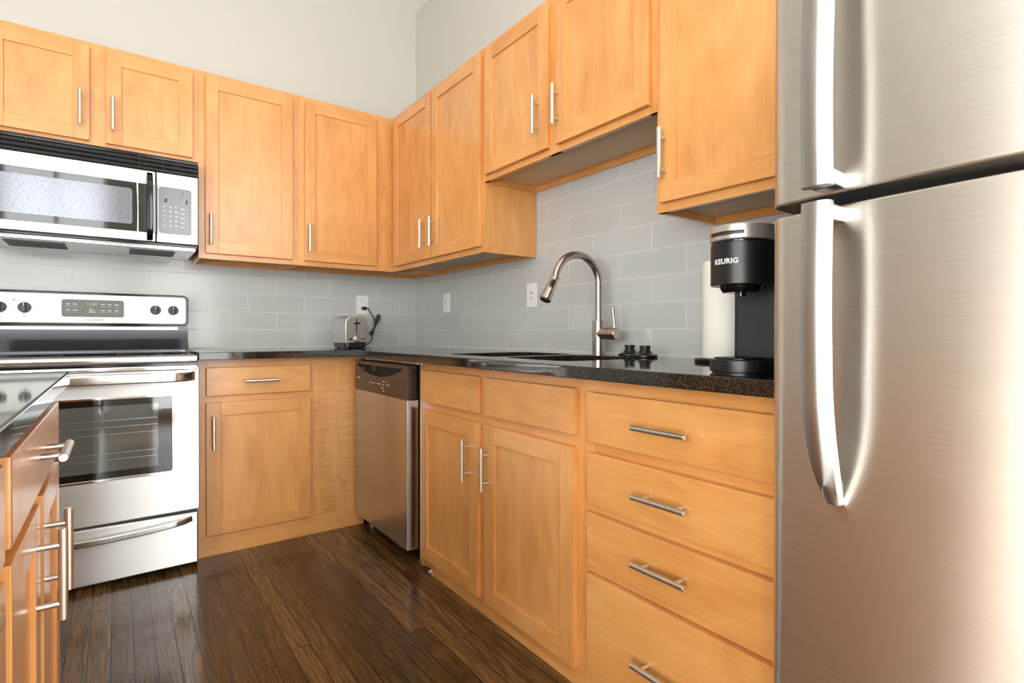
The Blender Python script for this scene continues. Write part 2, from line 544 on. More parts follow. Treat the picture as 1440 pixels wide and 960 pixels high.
def shaker(sd, a0, a1, z0, z1, d, parent, handle=None, t=0.019, st=0.058):
    """flat-panel door: stiles, rails and a sunk panel; d is the plane of the face frame behind it"""
    mb = MB(); a0, a1 = min(a0, a1), max(a0, a1)
    D0, D1 = d+0.0005, d+t
    for x0, x1 in ((a0, a0+st), (a1-st, a1)): sbox(mb, sd, x0, x1, D0, D1, z0, z1, 0.0022, 0)
    for y0, y1 in ((z0, z0+st), (z1-st, z1)): sbox(mb, sd, a0+st-0.0006, a1-st+0.0006, D0, D1-0.0003, y0, y1, 0.0016, 1)
    dr = obj('door', mb, [WV, sd.h], parent)
    pb = MB(); sbox(pb, sd, a0+st-0.004, a1-st+0.004, D0+0.001, D1-0.0075, z0+st-0.004, z1-st+0.004, 0.0005)
    obj('door_panel', pb, WV, dr)
    if handle: pull(sd, handle[0], D1, handle[1], dr, False)
    return dr

def slab(sd, a0, a1, z0, z1, d, parent, name='drawer', handle=None, t=0.019):
    mb = MB(); sbox(mb, sd, a0, a1, d+0.0005, d+t, z0, z1, 0.004)
    o = obj(name, mb, sd.h, parent)
    if handle: pull(sd, handle[0], d+t, handle[1], o, True)
    return o

def frame(sd, a0, a1, z0, z1, d, parent, stiles, rails, back=0.018, mats=None):
    """face frame: stiles are (from,to) along the wall, rails (from,to) in height"""
    mb = MB()
    for x0, x1 in stiles: sbox(mb, sd, x0, x1, d-back, d, z0, z1, 0.0008, 0)
    for y0, y1 in rails: sbox(mb, sd, a0+0.001, a1-0.001, d-back, d-0.0006, y0, y1, 0.0006, 1)
    return obj('face_frame', mb, mats or [WV, sd.h], parent)

def upper_box(sd, a0, a1, z0, z1, d, parent):
    """carcass of a wall cabinet, its underside set up behind the bottom rim"""
    mb = MB(); a0, a1 = min(a0, a1), max(a0, a1)
    for x0, x1 in ((a0+0.0005, a0+0.014), (a1-0.014, a1-0.0005)): sbox(mb, sd, x0, x1, 0.002, d-0.017, z0, z1, 0.0006, 0)
    sbox(mb, sd, a0+0.013, a1-0.013, 0.002, d-0.017, z1-0.016, z1, 0.0005, 1)
    sbox(mb, sd, a0+0.013, a1-0.013, 0.002, 0.016, z0, z1-0.015, 0.0005, 1)      # hanging rail along the wall
    c = obj('carcass', mb, [WV, sd.h], parent)
    ub = MB(); sbox(ub, sd, a0+0.013, a1-0.013, 0.015, d-0.017, z0+0.024, z0+0.036, 0.0005)
    obj('bottom_panel', ub, WUNDER, c)
    return c

# ------------------------------------------------------------------ the room
def struct(name, mb, mats): return tag(obj(name, mb, mats), kind='structure')
mb = MB(); mb.box((XL-0.2, YF-0.2, -0.1), (XE+0.2, 0.2, 0)); struct('floor', mb, FLOOR)
mb = MB(); mb.box((XL-0.2, YF-0.2, ZC), (XE+0.2, 0.2, ZC+0.12)); struct('ceiling', mb, CEIL)
mb = MB(); mb.box((XL, 0, 0), (0.12, 0.14, 1.95), mi=0); mb.box((XL, 0, 1.95), (0.12, 0.14, ZC), mi=1)
struct('wall_back', mb, [TILE_B, PAINT])
mb = MB(); mb.box((0, -3.95, 0), (0.12, 0, 1.95), mi=0); mb.box((0, -3.95, 1.95), (0.12, 0, ZC), mi=1)
struct('wall_right', mb, [TILE_R, PAINT])
mb = MB(); mb.box((0.12, -3.95, 0), (XE, -3.83, ZC)); struct('wall_return', mb, PAINT)
mb = MB(); mb.box((XE, YF, 0), (XE+0.12, -3.83, ZC)); struct('wall_far_right', mb, PAINT)
def wall_with_windows(name, wins, along):
    m = MB(); lo, hi = (XL, XE) if along == 'X' else (YF, 0.0)
    def B(a, b, z0, z1):
        if along == 'X': m.box((a, YF-0.12, z0), (b, YF, z1))
        else: m.box((XL-0.12, a, z0), (XL, b, z1))
    prev = lo
    for a, b in wins:
        top = WZ1 if along == 'X' else WZL
        B(prev, a, 0, ZC); B(a, b, 0, WZ0); B(a, b, top, ZC); prev = b
    B(prev, hi, 0, ZC)
    struct(name, m, PAINT)
wall_with_windows('wall_front', WIN_FRONT, 'X')
wall_with_windows('wall_left', WIN_LEFT, 'Y')
k = 0
for wins, along in ((WIN_FRONT, 'X'), (WIN_LEFT, 'Y')):
    for a, b in wins:
        k += 1; m = MB(); f = 0.05; top = WZ1 if along == 'X' else WZL
        def B(u0, u1, z0, z1):
            if along == 'X': m.box((u0, YF-0.09, z0), (u1, YF-0.03, z1), 0.003)
            else: m.box((XL-0.09, u0, z0), (XL-0.03, u1, z1), 0.003)
        B(a, a+f, WZ0, top); B(b-f, b, WZ0, top); B(a, b, WZ0, WZ0+f); B(a, b, top-f, top); B(a, b, 1.48, 1.53)
        B((a+b)/2-0.02, (a+b)/2+0.02, WZ0, top)
        struct('window_%d' % k, m, TRIMW)
# bead of caulk where the stone meets the tile
ZT, ZB = 0.915, 0.882      # worktop top and underside
mb = MB()
mb.prism([(-0.007, ZT+0.0002), (-0.0005, ZT+0.0002), (-0.0005, ZT+0.007), (-0.0035, ZT+0.0045)], -1.344, -0.0005, 'X'); mb.prism([(-0.007, ZT+0.0002), (-0.0005, ZT+0.0002), (-0.0005, ZT+0.007), (-0.0035, ZT+0.0045)], -2.83, -0.0005, 'Y')
struct('trim_1', mb, CAULK)

# ------------------------------------------------------------------ wall cabinets
UF, UB0, UT = 0.308, 1.3666, 2.285
DB, DT = 1.3928, 2.2586
ZA0 = 1.816
# over the microwave
t = thing('wall_cabinet', (-1.718, -0.15, ZA0), 'short maple wall cabinet with two doors above the microwave', 'cabinet')
upper_box(BACK, -2.112, -1.325, ZA0, UT, UF, t)
frame(BACK, -2.112, -1.325, ZA0, UT, UF, t, [(-2.112, -2.068), (-1.748, -1.682), (-1.352, -1.325)], [(ZA0, ZA0+0.035), (UT-0.032, UT)])
shaker(BACK, -2.079, -1.743, 1.847, DT, UF, t, (-1.775, 1.977))
shaker(BACK, -1.685, -1.3495, 1.847, DT, UF, t, (-1.6605, 1.977))
# tall wall cabinet beside the microwave
t = thing('wall_cabinet', (-1.09, -0.15, UB0), 'tall single-door maple wall cabinet directly right of the microwave', 'cabinet')
upper_box(BACK, -1.3245, -0.8555, UB0, UT, UF, t)
frame(BACK, -1.3245, -0.8555, UB0, UT, UF, t, [(-1.3245, -1.287), (-0.893, -0.8555)], [(UB0, UB0+0.035), (UT-0.032, UT)])
shaker(BACK, -1.2964, -0.8855, DB, DT, UF, t, (-1.2755, 1.512))
# corner wall cabinet on the back wall
t = thing('wall_cabinet', (-0.43, -0.15, UB0), 'single-door maple corner wall cabinet above the toaster', 'cabinet')
upper_box(BACK, -0.855, -0.001, UB0, UT, UF, t)
frame(BACK, -0.855, -0.308, UB0, UT, UF, t, [(-0.855, -0.815), (-0.425, -0.3085)], [(UB0, UB0+0.035), (UT-0.032, UT)])
shaker(BACK, -0.8235, -0.4142, DB, DT, UF, t, (-0.805, 1.516))
# right wall: two-door tall unit
t = thing('wall_cabinet', (-0.15, -0.80, UB0), 'two-door maple wall cabinet in the corner left of the sink', 'cabinet')
upper_box(RIGHT, -1.3005, -0.3085, UB0, UT, UF, t)
frame(RIGHT, -1.3005, -0.309, UB0, UT, UF, t, [(-0.375, -0.309), (-0.838, -0.812), (-1.3005, -1.270)], [(UB0, UB0+0.035), (UT-0.032, UT)])
shaker(RIGHT, -0.8194, -0.352, DB, DT, UF, t, (-0.760, 1.525))
shaker(RIGHT, -1.2885, -0.8338, DB, DT, UF, t, (-0.868, 1.523))
# short unit over the sink
GZ = 1.680
t = thing('wall_cabinet', (-0.15, -1.78, GZ), 'raised two-door maple wall cabinet over the sink and faucet', 'cabinet')
upper_box(RIGHT, -2.2565, -1.301, GZ, UT, UF, t)
frame(RIGHT, -2.2565, -1.301, GZ, UT, UF, t, [(-1.338, -1.301), (-1.812, -1.750), (-2.2565, -2.226)], [(GZ, GZ+0.033), (UT-0.032, UT)])
shaker(RIGHT, -1.757, -1.330, 1.7047, DT, UF, t, (-1.7065, 1.8405))
shaker(RIGHT, -2.2341, -1.8051, 1.7047, DT, UF, t, (-1.8228, 1.8405))
# unit beside the fridge
t = thing('wall_cabinet', (-0.15, -2.55, UB0), 'maple wall cabinet with one wide door above the coffee maker', 'cabinet')
upper_box(RIGHT, -2.838, -2.257, UB0, UT, UF, t)
frame(RIGHT, -2.838, -2.257, UB0, UT, UF, t, [(-2.295, -2.257), (-2.838, -2.79)], [(UB0, UB0+0.035), (UT-0.032, UT)])
shaker(RIGHT, -2.812, -2.2799, DB, DT, UF, t, (-2.3008, 1.532))

# ------------------------------------------------------------------ base cabinets
BF = 0.600
def base_box(sd, a0, a1, d, parent, ztop=ZB-0.002, shelf=True):
    m = MB(); a0, a1 = min(a0, a1), max(a0, a1)
    for x0, x1 in ((a0, a0+0.016), (a1-0.016, a1)): sbox(m, sd, x0, x1, 0.01, d-0.017, 0.0, ztop, 0.0006, 0)
    sbox(m, sd, a0+0.015, a1-0.015, 0.01, d-0.017, 0.09, 0.106, 0.0005, 1)
    sbox(m, sd, a0+0.015, a1-0.015, 0.01, 0.022, 0.105, ztop, 0.0005, 1)
    return obj('carcass', m, [WV, sd.h], parent)
ZTOP = ZB-0.0005
t = thing('base_cabinet', (-0.98, -0.3, 0), 'pale maple base cabinet between the stove and the dishwasher', 'cabinet')
base_box(BACK, -1.3645, -0.602, BF, t)
frame(BACK, -1.3645, -0.602, 0.0, ZTOP, BF, t, [(-1.3645, -1.318), (-0.888, -0.862)], [(0.843, ZTOP), (0.684, 0.720), (0.068, 0.105)])
m = MB(); sbox(m, BACK, -0.8625, -0.603, BF-0.018, BF+0.001, 0.088, ZTOP, 0.0008); obj('filler_panel', m, WFIG, t)
m = MB(); sbox(m, BACK, -1.3645, -0.603, BF-0.018, BF+0.004, 0.0, 0.088, 0.001); obj('toe_board', m, WX, t)
slab(BACK, -1.3298, -0.8781, 0.7161, 0.8439, BF, t, 'drawer', (-1.104, 0.780))
shaker(BACK, -1.3298, -0.8781, 0.0942, 0.6869, BF, t, (-1.3028, 0.554), st=0.06)

t = thing('sink_cabinet', (-0.3, -1.74, 0), 'two-door maple base cabinet under the sink', 'cabinet')
base_box(RIGHT, -2.2425, -1.2455, BF, t)
frame(RIGHT, -2.2425, -1.2455, 0.03, ZTOP, BF, t, [(-1.292, -1.2455), (-1.776, -1.715), (-2.2425, -2.211)], [(0.845, ZTOP), (0.677, 0.718), (0.022, 0.07)])
m = MB(); m.cyl((-0.588, -1.333, 0.006), (-0.588, -1.333, 0.095), 0.008); m.lathe([(0.019, 0), (0.019, 0.007), (0.011, 0.014)], (-0.588, -1.333, 0)); obj('leg', m, STEEL_S, t)
m = MB(); sbox(m, RIGHT, -2.242, -1.356, BF-0.02, BF-0.001, 0.0, 0.024, 0.0006); obj('toe_board', m, WY, t)
slab(RIGHT, -1.7236, -1.2814, 0.7137, 0.8459, BF, t, 'false_drawer_front')
slab(RIGHT, -2.2187, -1.7675, 0.7137, 0.8459, BF, t, 'false_drawer_front')
shaker(RIGHT, -1.7236, -1.2814, 0.0596, 0.6806, BF, t, (-1.670, 0.5415), st=0.06)
shaker(RIGHT, -2.2187, -1.7675, 0.0596, 0.6806, BF, t, (-1.794, 0.534), st=0.06)

t = thing('drawer_cabinet', (-0.3, -2.54, 0), 'maple base cabinet with four wide drawers beside the fridge', 'cabinet')
base_box(RIGHT, -2.832, -2.243, BF, t)
frame(RIGHT, -2.832, -2.243, 0.0, ZTOP, BF, t, [(-2.278, -2.243), (-2.832, -2.782)], [(0.838, ZTOP), (0.672, 0.71), (0.508, 0.542), (0.345, 0.378), (0.0, 0.07)])
for z0, z1, hz in ((0.7048, 0.8411, 0.772), (0.5363, 0.6775, 0.6057), (0.3712, 0.5144, 0.4415), (0.052, 0.3485, 0.199)):
    slab(RIGHT, -2.7935, -2.2668, z0, z1, BF, t, 'drawer', (-2.5247, hz))

# ------------------------------------------------------------------ worktop with two sink cut-outs
m = MB()
CE = 0.6873
outer = [(-1.3455, -0.0015), (-1.3455, -0.145), (-1.3615, -0.145), (-1.3615, -CE), (-CE, -CE), (-CE, -2.8316), (-0.0015, -2.8316), (-0.0015, -0.0015)]
bowls = [rrect(-0.562, -1.745, -0.150, -1.395, 0.055), rrect(-0.562, -2.125, -0.170, -1.775, 0.055)]
bm = flat_curve('worktop', [outer] + bowls, ZT-ZB, 0.0028)
m.take(bm, 0, Matrix.Translation((0, 0, (ZT+ZB)/2)))
tag(obj('worktop', m, GRANITE, None, (-0.4, -0.4, ZB), smooth=38), 'L-shaped black speckled granite worktop along both walls', 'worktop')

t = thing('kitchen_sink', (-0.36, -1.74, 0.70), 'stainless undermount double-bowl sink set into the granite worktop', 'sink')
for ol, nm in zip(bowls, ('bowl', 'bowl')):
    m = MB(); cx = sum(p[0] for p in ol)/len(ol); cy = sum(p[1] for p in ol)/len(ol)
    rings = []
    for s, z in ((1.045, ZB-0.0005), (1.0, ZB-0.0006), (0.985, ZB-0.03), (0.955, 0.73), (0.90, 0.705), (0.15, 0.700)):
        rings.append([m.bm.verts.new((cx+(x-cx)*s, cy+(y-cy)*s, z)) for x, y in ol])
    for a, b in zip(rings, rings[1:]):
        for i in range(len(ol)): m.bm.faces.new((a[i], a[(i+1) % len(ol)], b[(i+1) % len(ol)], b[i]))
    m.bm.faces.new(rings[-1])
    bo = obj(nm, m, SINKST, t)
    d = MB(); d.lathe([(0.0, 0.701), (0.03, 0.7012), (0.042, 0.705), (0.045, 0.7015)], (cx, cy, 0), n=24, cap=False); obj('drain', d, CHROME, bo)

# ------------------------------------------------------------------ island at the left edge
t = thing('island_cabinet', (-2.08, -2.10, 0), 'maple island cabinet at the left edge, its doors facing the sink run', 'cabinet')
IF = 0.639          # face frame plane (x = -1.771), doors come to x = -1.752
base_box(ISLE, -2.455, -1.775, IF, t)
frame(ISLE, -2.455, -1.775, 0.0, ZTOP, IF, t, [(-1.80, -1.775), (-2.15, -2.07), (-2.455, -2.42)], [(0.843, ZTOP), (0.70, 0.74), (0.03, 0.10)])
slab(ISLE, -2.432, -1.782, 0.735, 0.850, IF, t, 'drawer', (-2.085, 0.792))
shaker(ISLE, -2.084, -1.782, 0.075, 0.717, IF, t, (-2.045, 0.604))
shaker(ISLE, -2.432, -2.137, 0.075, 0.717, IF, t, (-2.172, 0.604))
t = thing('island_cabinet', (-2.08, -2.85, 0), 'nearest maple island cabinet, a sliver cut off by the left frame edge', 'cabinet')
base_box(ISLE, -2.88, -2.456, IF, t)
frame(ISLE, -2.88, -2.456, 0.0, ZTOP, IF, t, [(-2.49, -2.456), (-2.88, -2.845)], [(0.843, ZTOP), (0.70, 0.74), (0.03, 0.10)])
d_ = slab(ISLE, -2.857, -2.478, 0.735, 0.850, IF, t, 'drawer')
pull(ISLE, -2.815, IF+0.019, 0.792, d_, True, 0.07)
shaker(ISLE, -2.857, -2.478, 0.075, 0.717, IF, t, (-2.82, 0.604))
m = MB()
bm = flat_curve('worktop', [[(-1.738, -1.755), (-2.70, -1.755), (-2.70, -2.90), (-1.738, -2.90)]], 0.03, 0.003)
m.take(bm, 0, Matrix.Translation((0, 0, 0.897)))
tag(obj('worktop', m, GRANITE, None, (-2.2, -2.4, 0.882), smooth=38), 'polished black granite island worktop in the left foreground', 'worktop')

# ------------------------------------------------------------------ stove
SX0, SX1, SY = -2.126, -1.3665, -0.700
SC_ = (SX0+SX1)/2
t = thing('stove', (SC_, -0.36, 0), 'freestanding stainless electric stove with oven, below the microwave', 'stove')
m = MB()
m.box((SX0+0.004, -0.655, 0.045), (SX1-0.004, -0.03, 0.895), 0.003)
obj('body', m, CASEGREY, t)
for sx in (SX0+0.075, SX1-0.075):
    for sy in (-0.625, -0.09):
        l = MB(); l.cyl((sx, sy, 0.008), (sx, sy, 0.05), 0.007); l.lathe([(0.019, 0), (0.021, 0.004), (0.014, 0.010)], (sx, sy, 0)); obj('leg', l, STEEL_S, t)
# oven door: steel slab with a framed window
dz0, dz1 = 0.254, 0.858
m = MB(); bm = flat_curve('door', [rrect(SX0+0.002, dz0, SX1-0.002, dz1, 0.006, 3), rrect(-2.032, 0.424, -1.4615, 0.740, 0.012)], 0.04, 0.004)
m.take(bm, 0, Matrix(((1, 0, 0, 0), (0, 0, -1, SY+0.02), (0, 1, 0, 0), (0, 0, 0, 1))))
door = obj('oven_door', m, STEEL, t, smooth=38)
m = MB(); m.prism(rrect(-2.031, 0.425, -1.4625, 0.739, 0.011), SY+0.003, SY+0.012, 'Y'); win = obj('window', m, DARKGLASS, door)
m = MB(); m.prism(rrect(-1.985, 0.455, -1.512, 0.712, 0.004), SY+0.0018, SY+0.0035, 'Y'); obj('inner_pane', m, OVENGLASS, win)
m = MB()
def ring(mb, o, i, y0, y1):
    b = flat_curve('ring', [o, i], y1-y0, 0.0008)
    mb.take(b, 0, Matrix(((1, 0, 0, 0), (0, 0, -1, (y0+y1)/2), (0, 1, 0, 0), (0, 0, 0, 1))))
ring(m, rrect(-2.037, 0.419, -1.4565, 0.745, 0.016), rrect(-2.030, 0.426, -1.4635, 0.738, 0.010), SY-0.003, SY+0.004)
obj('window_trim', m, CHROME, door)
# oven racks behind the glass show as pale lines
m = MB()
for z in (0.50, 0.525, 0.60, 0.628, 0.655):
    m.cyl((-1.98, SY+0.0014, z), (-1.515, SY+0.0014, z), 0.0009, 6)
obj('rack', m, STEEL_S, win)
# broad towel-bar handle, bowed outward
def bow(x0, x1, y, z, depth, dz=0.0, n=24):
    out = []
    for i in range(n+1):
        f = i/n; e = min(f, 1-f)/0.07
        k2 = math.sin(min(e, 1)*PI/2)
        out.append((x0+(x1-x0)*f, y-depth*k2, z + dz*(1-(2*f-1)**2)))
    return out
m = MB(); m.tube(bow(SX0+0.022, SX1-0.022, SY-0.002, 0.818, 0.048), 1.0, 20, 0, (0.0195, 0.009), (0, 0, 1)); obj('handle', m, STEEL_S, door)
m = MB(); m.box((SX0+0.004, SY-0.003, 0.842), (SX1-0.004, SY+0.02, 0.864), 0.006); obj('top_trim', m, CHROME, door)
# warming drawer
m = MB(); m.box((SX0+0.003, SY, 0.022), (SX1-0.003, SY+0.04, 0.240), 0.007, 0, 3); dr = obj('drawer', m, STEEL, t)
m = MB(); m.tube(bow(SX0+0.03, SX1-0.03, SY+0.002, 0.214, 0.020, -0.022), 1.0, 18, 0, (0.0125, 0.008), (0, 0, 1)); obj('handle', m, STEEL_S, dr)
m = MB(); m.box((SX0+0.006, SY+0.012, 0.236), (SX1-0.006, SY+0.05, 0.258), 0.001); obj('gap_seal', m, BLACKM, t)
# cooktop: black glass in a steel rim
m = MB(); m.box((SX0, SY+0.004, 0.874), (SX1, -0.12, 0.905), 0.009, 0, 3); ct = obj('cooktop', m, STEEL_S, t)
m = MB(); m.box((SX0+0.022, SY+0.03, 0.9045), (SX1-0.022, -0.125, 0.9085), 0.0015); gl = obj('glass', m, DARKGLASS, ct)
m = MB()
for cx, cy, r in ((SX0+0.2, -0.52, 0.10), (SX1-0.2, -0.52, 0.08), (SX0+0.2, -0.27, 0.08), (SX1-0.2, -0.27, 0.10)):
    m = MB(); m.lathe([(r-0.0025, 0.9086), (r, 0.9088), (r+0.0025, 0.9086)], (cx, cy, 0), n=48, cap=False); obj('burner_ring', m, INKG, gl)
m = MB(); m.box((SX0+0.003, SY+0.006, 0.857), (SX1-0.003, SY+0.03, 0.875), 0.002); obj('vent_slot', m, BLACK, t)
# backguard
BX0, BX1, BY = SX0+0.002, -1.3475, -0.090
m = MB(); m.prism([(-0.135, 0.905), (-0.135, 0.918), (-0.098, 0.965), (-0.085, 1.012), (-0.03, 1.012), (-0.03, 0.905)], BX0+0.003, BX1-0.003, 'X', bev=0.0015)
obj('splash_panel', m, SPLASH, t)
m = MB(); m.box((BX0+0.006, -0.075, 1.010), (BX1-0.006, -0.032, 1.040), 0.001); obj('vent_gap', m, BLACK, t)
m = MB(); m.box((BX0+0.008, -0.082, 1.013), (BX1-0.045, -0.074, 1.030), 0.002); obj('vent_strip', m, STEEL, t)
m = MB(); m.prism(rrect(BX0, 1.036, BX1, 1.192, 0.024), BY+0.004, -0.032, 'Y', bev=0.005, seg=3); bgd = obj('backguard', m, BLACK, t)
m = MB(); m.prism(rrect(BX0+0.010, 1.046, BX1-0.012, 1.1805, 0.016), BY, BY+0.01, 'Y', bev=0.0015); obj('control_panel', m, STEEL, bgd)
m = MB(); m.prism(rrect(-1.8555, 1.0745, -1.620, 1.156, 0.010), BY-0.0015, BY+0.002, 'Y', bev=0.0006); dp = obj('display', m, GREYPANEL, bgd)
m = MB()
for i, x in enumerate((-1.832, -1.807, -1.703, -1.677, -1.650)):
    for z in (1.134, 1.106):
        m = MB(); m.box((x-0.008, BY-0.0022, z-0.0015), (x+0.008, BY-0.001, z+0.0018)); m.box((x-0.010, BY-0.0022, z-0.0105), (x+0.010, BY-0.001, z-0.0098)); obj('key', m, INKW, dp)
m = MB(); m.box((-1.755, BY-0.0022, 1.112), (-1.744, BY-0.001, 1.1145)); m.box((-1.755, BY-0.0022, 1.104), (-1.735, BY-0.001, 1.107)); m.box((-1.755, BY-0.0022, 1.096), (-1.728, BY-0.001, 1.099))
obj('key_legend', m, INKW, dp)
m = MB(); m.take(text_bm('12:00', 0.018), 0, face_mat((-1.744, BY-0.0018, 1.1345), 'back')); obj('clock_digits', m, LED, dp)
m = MB(); m.take(text_bm('FRIGIDAIRE GALLERY', 0.0075), 0, face_mat((-1.733, BY-0.0008, 1.0605), 'back')); obj('lettering', m, INKG, bgd)
for x in (-2.066, -1.984, -1.4905, -1.4145):
    kb = MB(); c = (x, BY, 1.114)
    kb.lathe([(0.0235, 0), (0.0235, 0.006), (0.021, 0.012), (0.0, 0.0125)], c, (0, -1, 0), 32, cap=False)
    ko = obj('knob', kb, CHAR, bgd)
    g = MB(); g.box((x-0.0055, BY-0.028, 1.114-0.021), (x+0.0055, BY-0.008, 1.114+0.021), 0.003); g.box((x-0.0012, BY-0.0288, 1.119), (x+0.0012, BY-0.0275, 1.1335), mi=1)
    obj('grip', g, [BLACK, INKW], ko)
m = MB()
for x in (-2.066, -1.984, -1.4905, -1.4145):
    m = MB()
    for i in range(9):
        a = R(-40+i*32.5); m.cyl((x+0.032*math.sin(a), BY-0.0004, 1.114+0.032*math.cos(a)), (x+0.032*math.sin(a), BY-0.0012, 1.114+0.032*math.cos(a)), 0.0013, 6)
    m.box((x-0.003, BY-0.0012, 1.0735), (x+0.003, BY-0.0004, 1.0765)); obj('dial_scale', m, INKB, bgd)
for x in (-2.02, -1.452): m = MB(); m.cyl((x, BY-0.0004, 1.147), (x, BY-0.0012, 1.147), 0.003, 10); obj('indicator', m, INKB, bgd)

# ------------------------------------------------------------------ microwave
MX0, MX1, MY = -2.100, -1.3365, -0.412
MZ0, MZV, MZ1 = 1.412, 1.732, 1.811
t = thing('microwave', ((MX0+MX1)/2, -0.2, 1.385), 'stainless over-the-range microwave with black handle, mounted above the stove', 'microwave')
m = MB(); m.box((MX0+0.003, -0.385, 1.400), (MX1-0.003, -0.004, 1.811), 0.003); obj('body', m, BLACKM, t)
m = MB(); m.box((MX0, -0.388, MZV), (MX1, -0.38, MZ1), 0.001); obj('grille_back', m, BLACKM, t)
for i in range(4):
    z = MZV+0.003+i*0.0195
    v = MB(); v.prism([(-0.384, z+0.015), (-0.409+i*0.0015, z+0.0105), (-0.409+i*0.0015, z), (-0.404, z-0.001), (-0.384, z+0.005)], MX0, MX1, 'X', bev=0.0008)
    obj('louver', v, BLACK, t)
m = MB()
for x in (-2.03, -1.944, -1.565, -1.475): m = MB(); m.box((x-0.004, -0.402, MZV+0.002), (x+0.004, -0.384, MZ1-0.004), 0.001); obj('grille_rib', m, BLACK, t)
DX1 = -1.5035      # seam between door and keypad
m = MB(); m.box((MX0, MY, MZ0), (DX1-0.001, -0.386, MZV-0.002), 0.004, 0, 3); md = obj('door', m, STEEL, t)
m = MB(); m.box((MX0+0.02, MY-0.002, 1.4515), (DX1-0.001, MY+0.004, 1.669), 0.001); gw = obj('door_glass', m, DARKGLASS, md)
m = MB(); m.prism(rrect(-2.03, 1.482, -1.592, 1.640, 0.012), MY-0.0028, MY-0.0005, 'Y'); obj('window_screen', m, MESHGLASS, gw)
m = MB(); m.prism([(-1.574, 1.4525), (-1.570, 1.4525), (-1.5705, 1.668), (-1.5755, 1.668), (-1.572, 1.56)], MY-0.003, MY-0.0015, 'Y'); obj('window_trim', m, STEEL_S, gw)
m = MB()
pts = [(-1.5275, MY-0.002-0.036*math.sin(min(min(i, 24-i)/3.0, 1)*PI/2)-0.004*math.sin(PI*i/24), 1.4235+0.2905*i/24) for i in range(25)]
m.tube(pts, 1.0, 18, 0, (0.0115, 0.008), (1, 0, 0)); obj('handle', m, BLACK, md)
m = MB(); m.box((DX1+0.001, MY, MZ0), (MX1, -0.386, MZV-0.002), 0.004, 0, 3); kp = obj('keypad_panel', m, STEEL, t)
m = MB(); m.box((DX1+0.001, MY-0.0015, 1.4515), (DX1+0.008, MY+0.003, 1.669), 0.0008); obj('panel_edge', m, DARKGLASS, kp)
m = MB(); m.prism(rrect(-1.494, 1.4535, -1.3640, 1.667, 0.014), MY-0.0015, MY+0.002, 'Y', bev=0.0005); ky = obj('keypad', m, SPECKPANEL, kp)
m = MB()
for r_ in range(5):
    for c_ in range(3):
        x = -1.472+c_*0.023; z = 1.578-r_*0.0215; m = MB(); m.box((x-0.0035, MY-0.0022, z-0.003), (x+0.0035, MY-0.001, z+0.003)); obj('key', m, INKW, ky)
for r_ in range(5): m = MB(); m.box((-1.408, MY-0.0022, 1.572-r_*0.0215), (-1.392, MY-0.001, 1.5755-r_*0.0215)); obj('key', m, INKW, ky)
for b0, b1 in (((-1.470, MY-0.0022, 1.598), (-1.461, MY-0.001, 1.614)), ((-1.387, MY-0.0022, 1.598), (-1.381, MY-0.001, 1.617)), ((-1.402, MY-0.0022, 1.643), (-1.396, MY-0.001, 1.647))):
    m = MB(); m.box(b0, b1); obj('indicator', m, INKB, ky)
# hood underside
m = MB(); m.box((MX0+0.002, MY+0.004, 1.3975), (MX1-0.002, -0.36, 1.4118), 0.004); obj('front_lip', m, BLACK, t)
m = MB(); m.box((MX0+0.006, -0.375, 1.386), (MX1-0.006, -0.01, 1.401), 0.003); un = obj('hood_underside', m, STEEL_S, t)
for x0, x1 in ((-2.03, -1.83), (-1.60, -1.42)):
    m = MB(); m.box((x0, -0.30, 1.3825), (x1, -0.12, 1.3875), 0.001)
    for i in range(9): m.box((x0+0.008, -0.292+i*0.019, 1.3812), (x1-0.008, -0.284+i*0.019, 1.383))
    obj('grease_filter', m, CASEGREY, un)

# ------------------------------------------------------------------ dishwasher
DX, DY0, DY1 = -0.6576, -1.2372, -0.6330
t = thing('dishwasher', (-0.32, -0.935, 0), 'built-in stainless dishwasher with dark control panel, in the corner', 'dishwasher')
m = MB(); m.box((-0.600, DY0+0.012, 0.10), (-0.03, DY1-0.008, 0.868), 0.002); obj('tub', m, DARKVOID, t)
m = MB(); m.box((-0.53, DY0+0.004, 0.0), (-0.51, DY1-0.004, 0.098), 0.001); obj('kick_plate', m, DARKVOID, t)
m = MB(); m.box((-0.612, DY0-0.004, 0.864), (-0.56, DY1, 0.872), 0.001); obj('mounting_strip', m, STEEL_S, t)
m = MB(); m.box((DX, DY0, 0.072), (-0.602, DY1, 0.7145), 0.004, 0, 3); dd = obj('door', m, STEEL_DW, t)
# control panel with a crescent finger pocket
cy0, cy1, cz = -1.205, -0.652, 0.846
cres = [(-(cy0+(cy1-cy0)*i/30), cz) for i in range(31)]
cres += [(-(cy1+(cy0-cy1)*i/30), cz-0.052*math.sin(PI*i/30)**0.8) for i in range(1, 30)]
m = MB(); bm = flat_curve('panel', [rrect(-DY1, 0.7155, -DY0, 0.8594, 0.004, 3), cres], 0.045, 0.002)
m.take(bm, 0, Matrix(((0, 0, -1, DX+0.0225), (-1, 0, 0, 0), (0, 1, 0, 0), (0, 0, 0, 1))))
cp = obj('control_panel', m, [PANELBROWN], t, smooth=38)
m = MB(); m.box((DX+0.007, cy0+0.01, 0.790), (DX+0.012, cy1-0.01, 0.8462)); obj('pocket', m, DARKVOID, cp)
m = MB()
for i in range(6): m.box((DX-0.001, -0.748, 0.830-i*0.0055), (DX+0.004, -0.672-i*0.009, 0.832-i*0.0055))
m.box((DX-0.001, -0.757, 0.806), (DX+0.006, -0.751, 0.838)); obj('vent_slat', m, CHAR, cp)
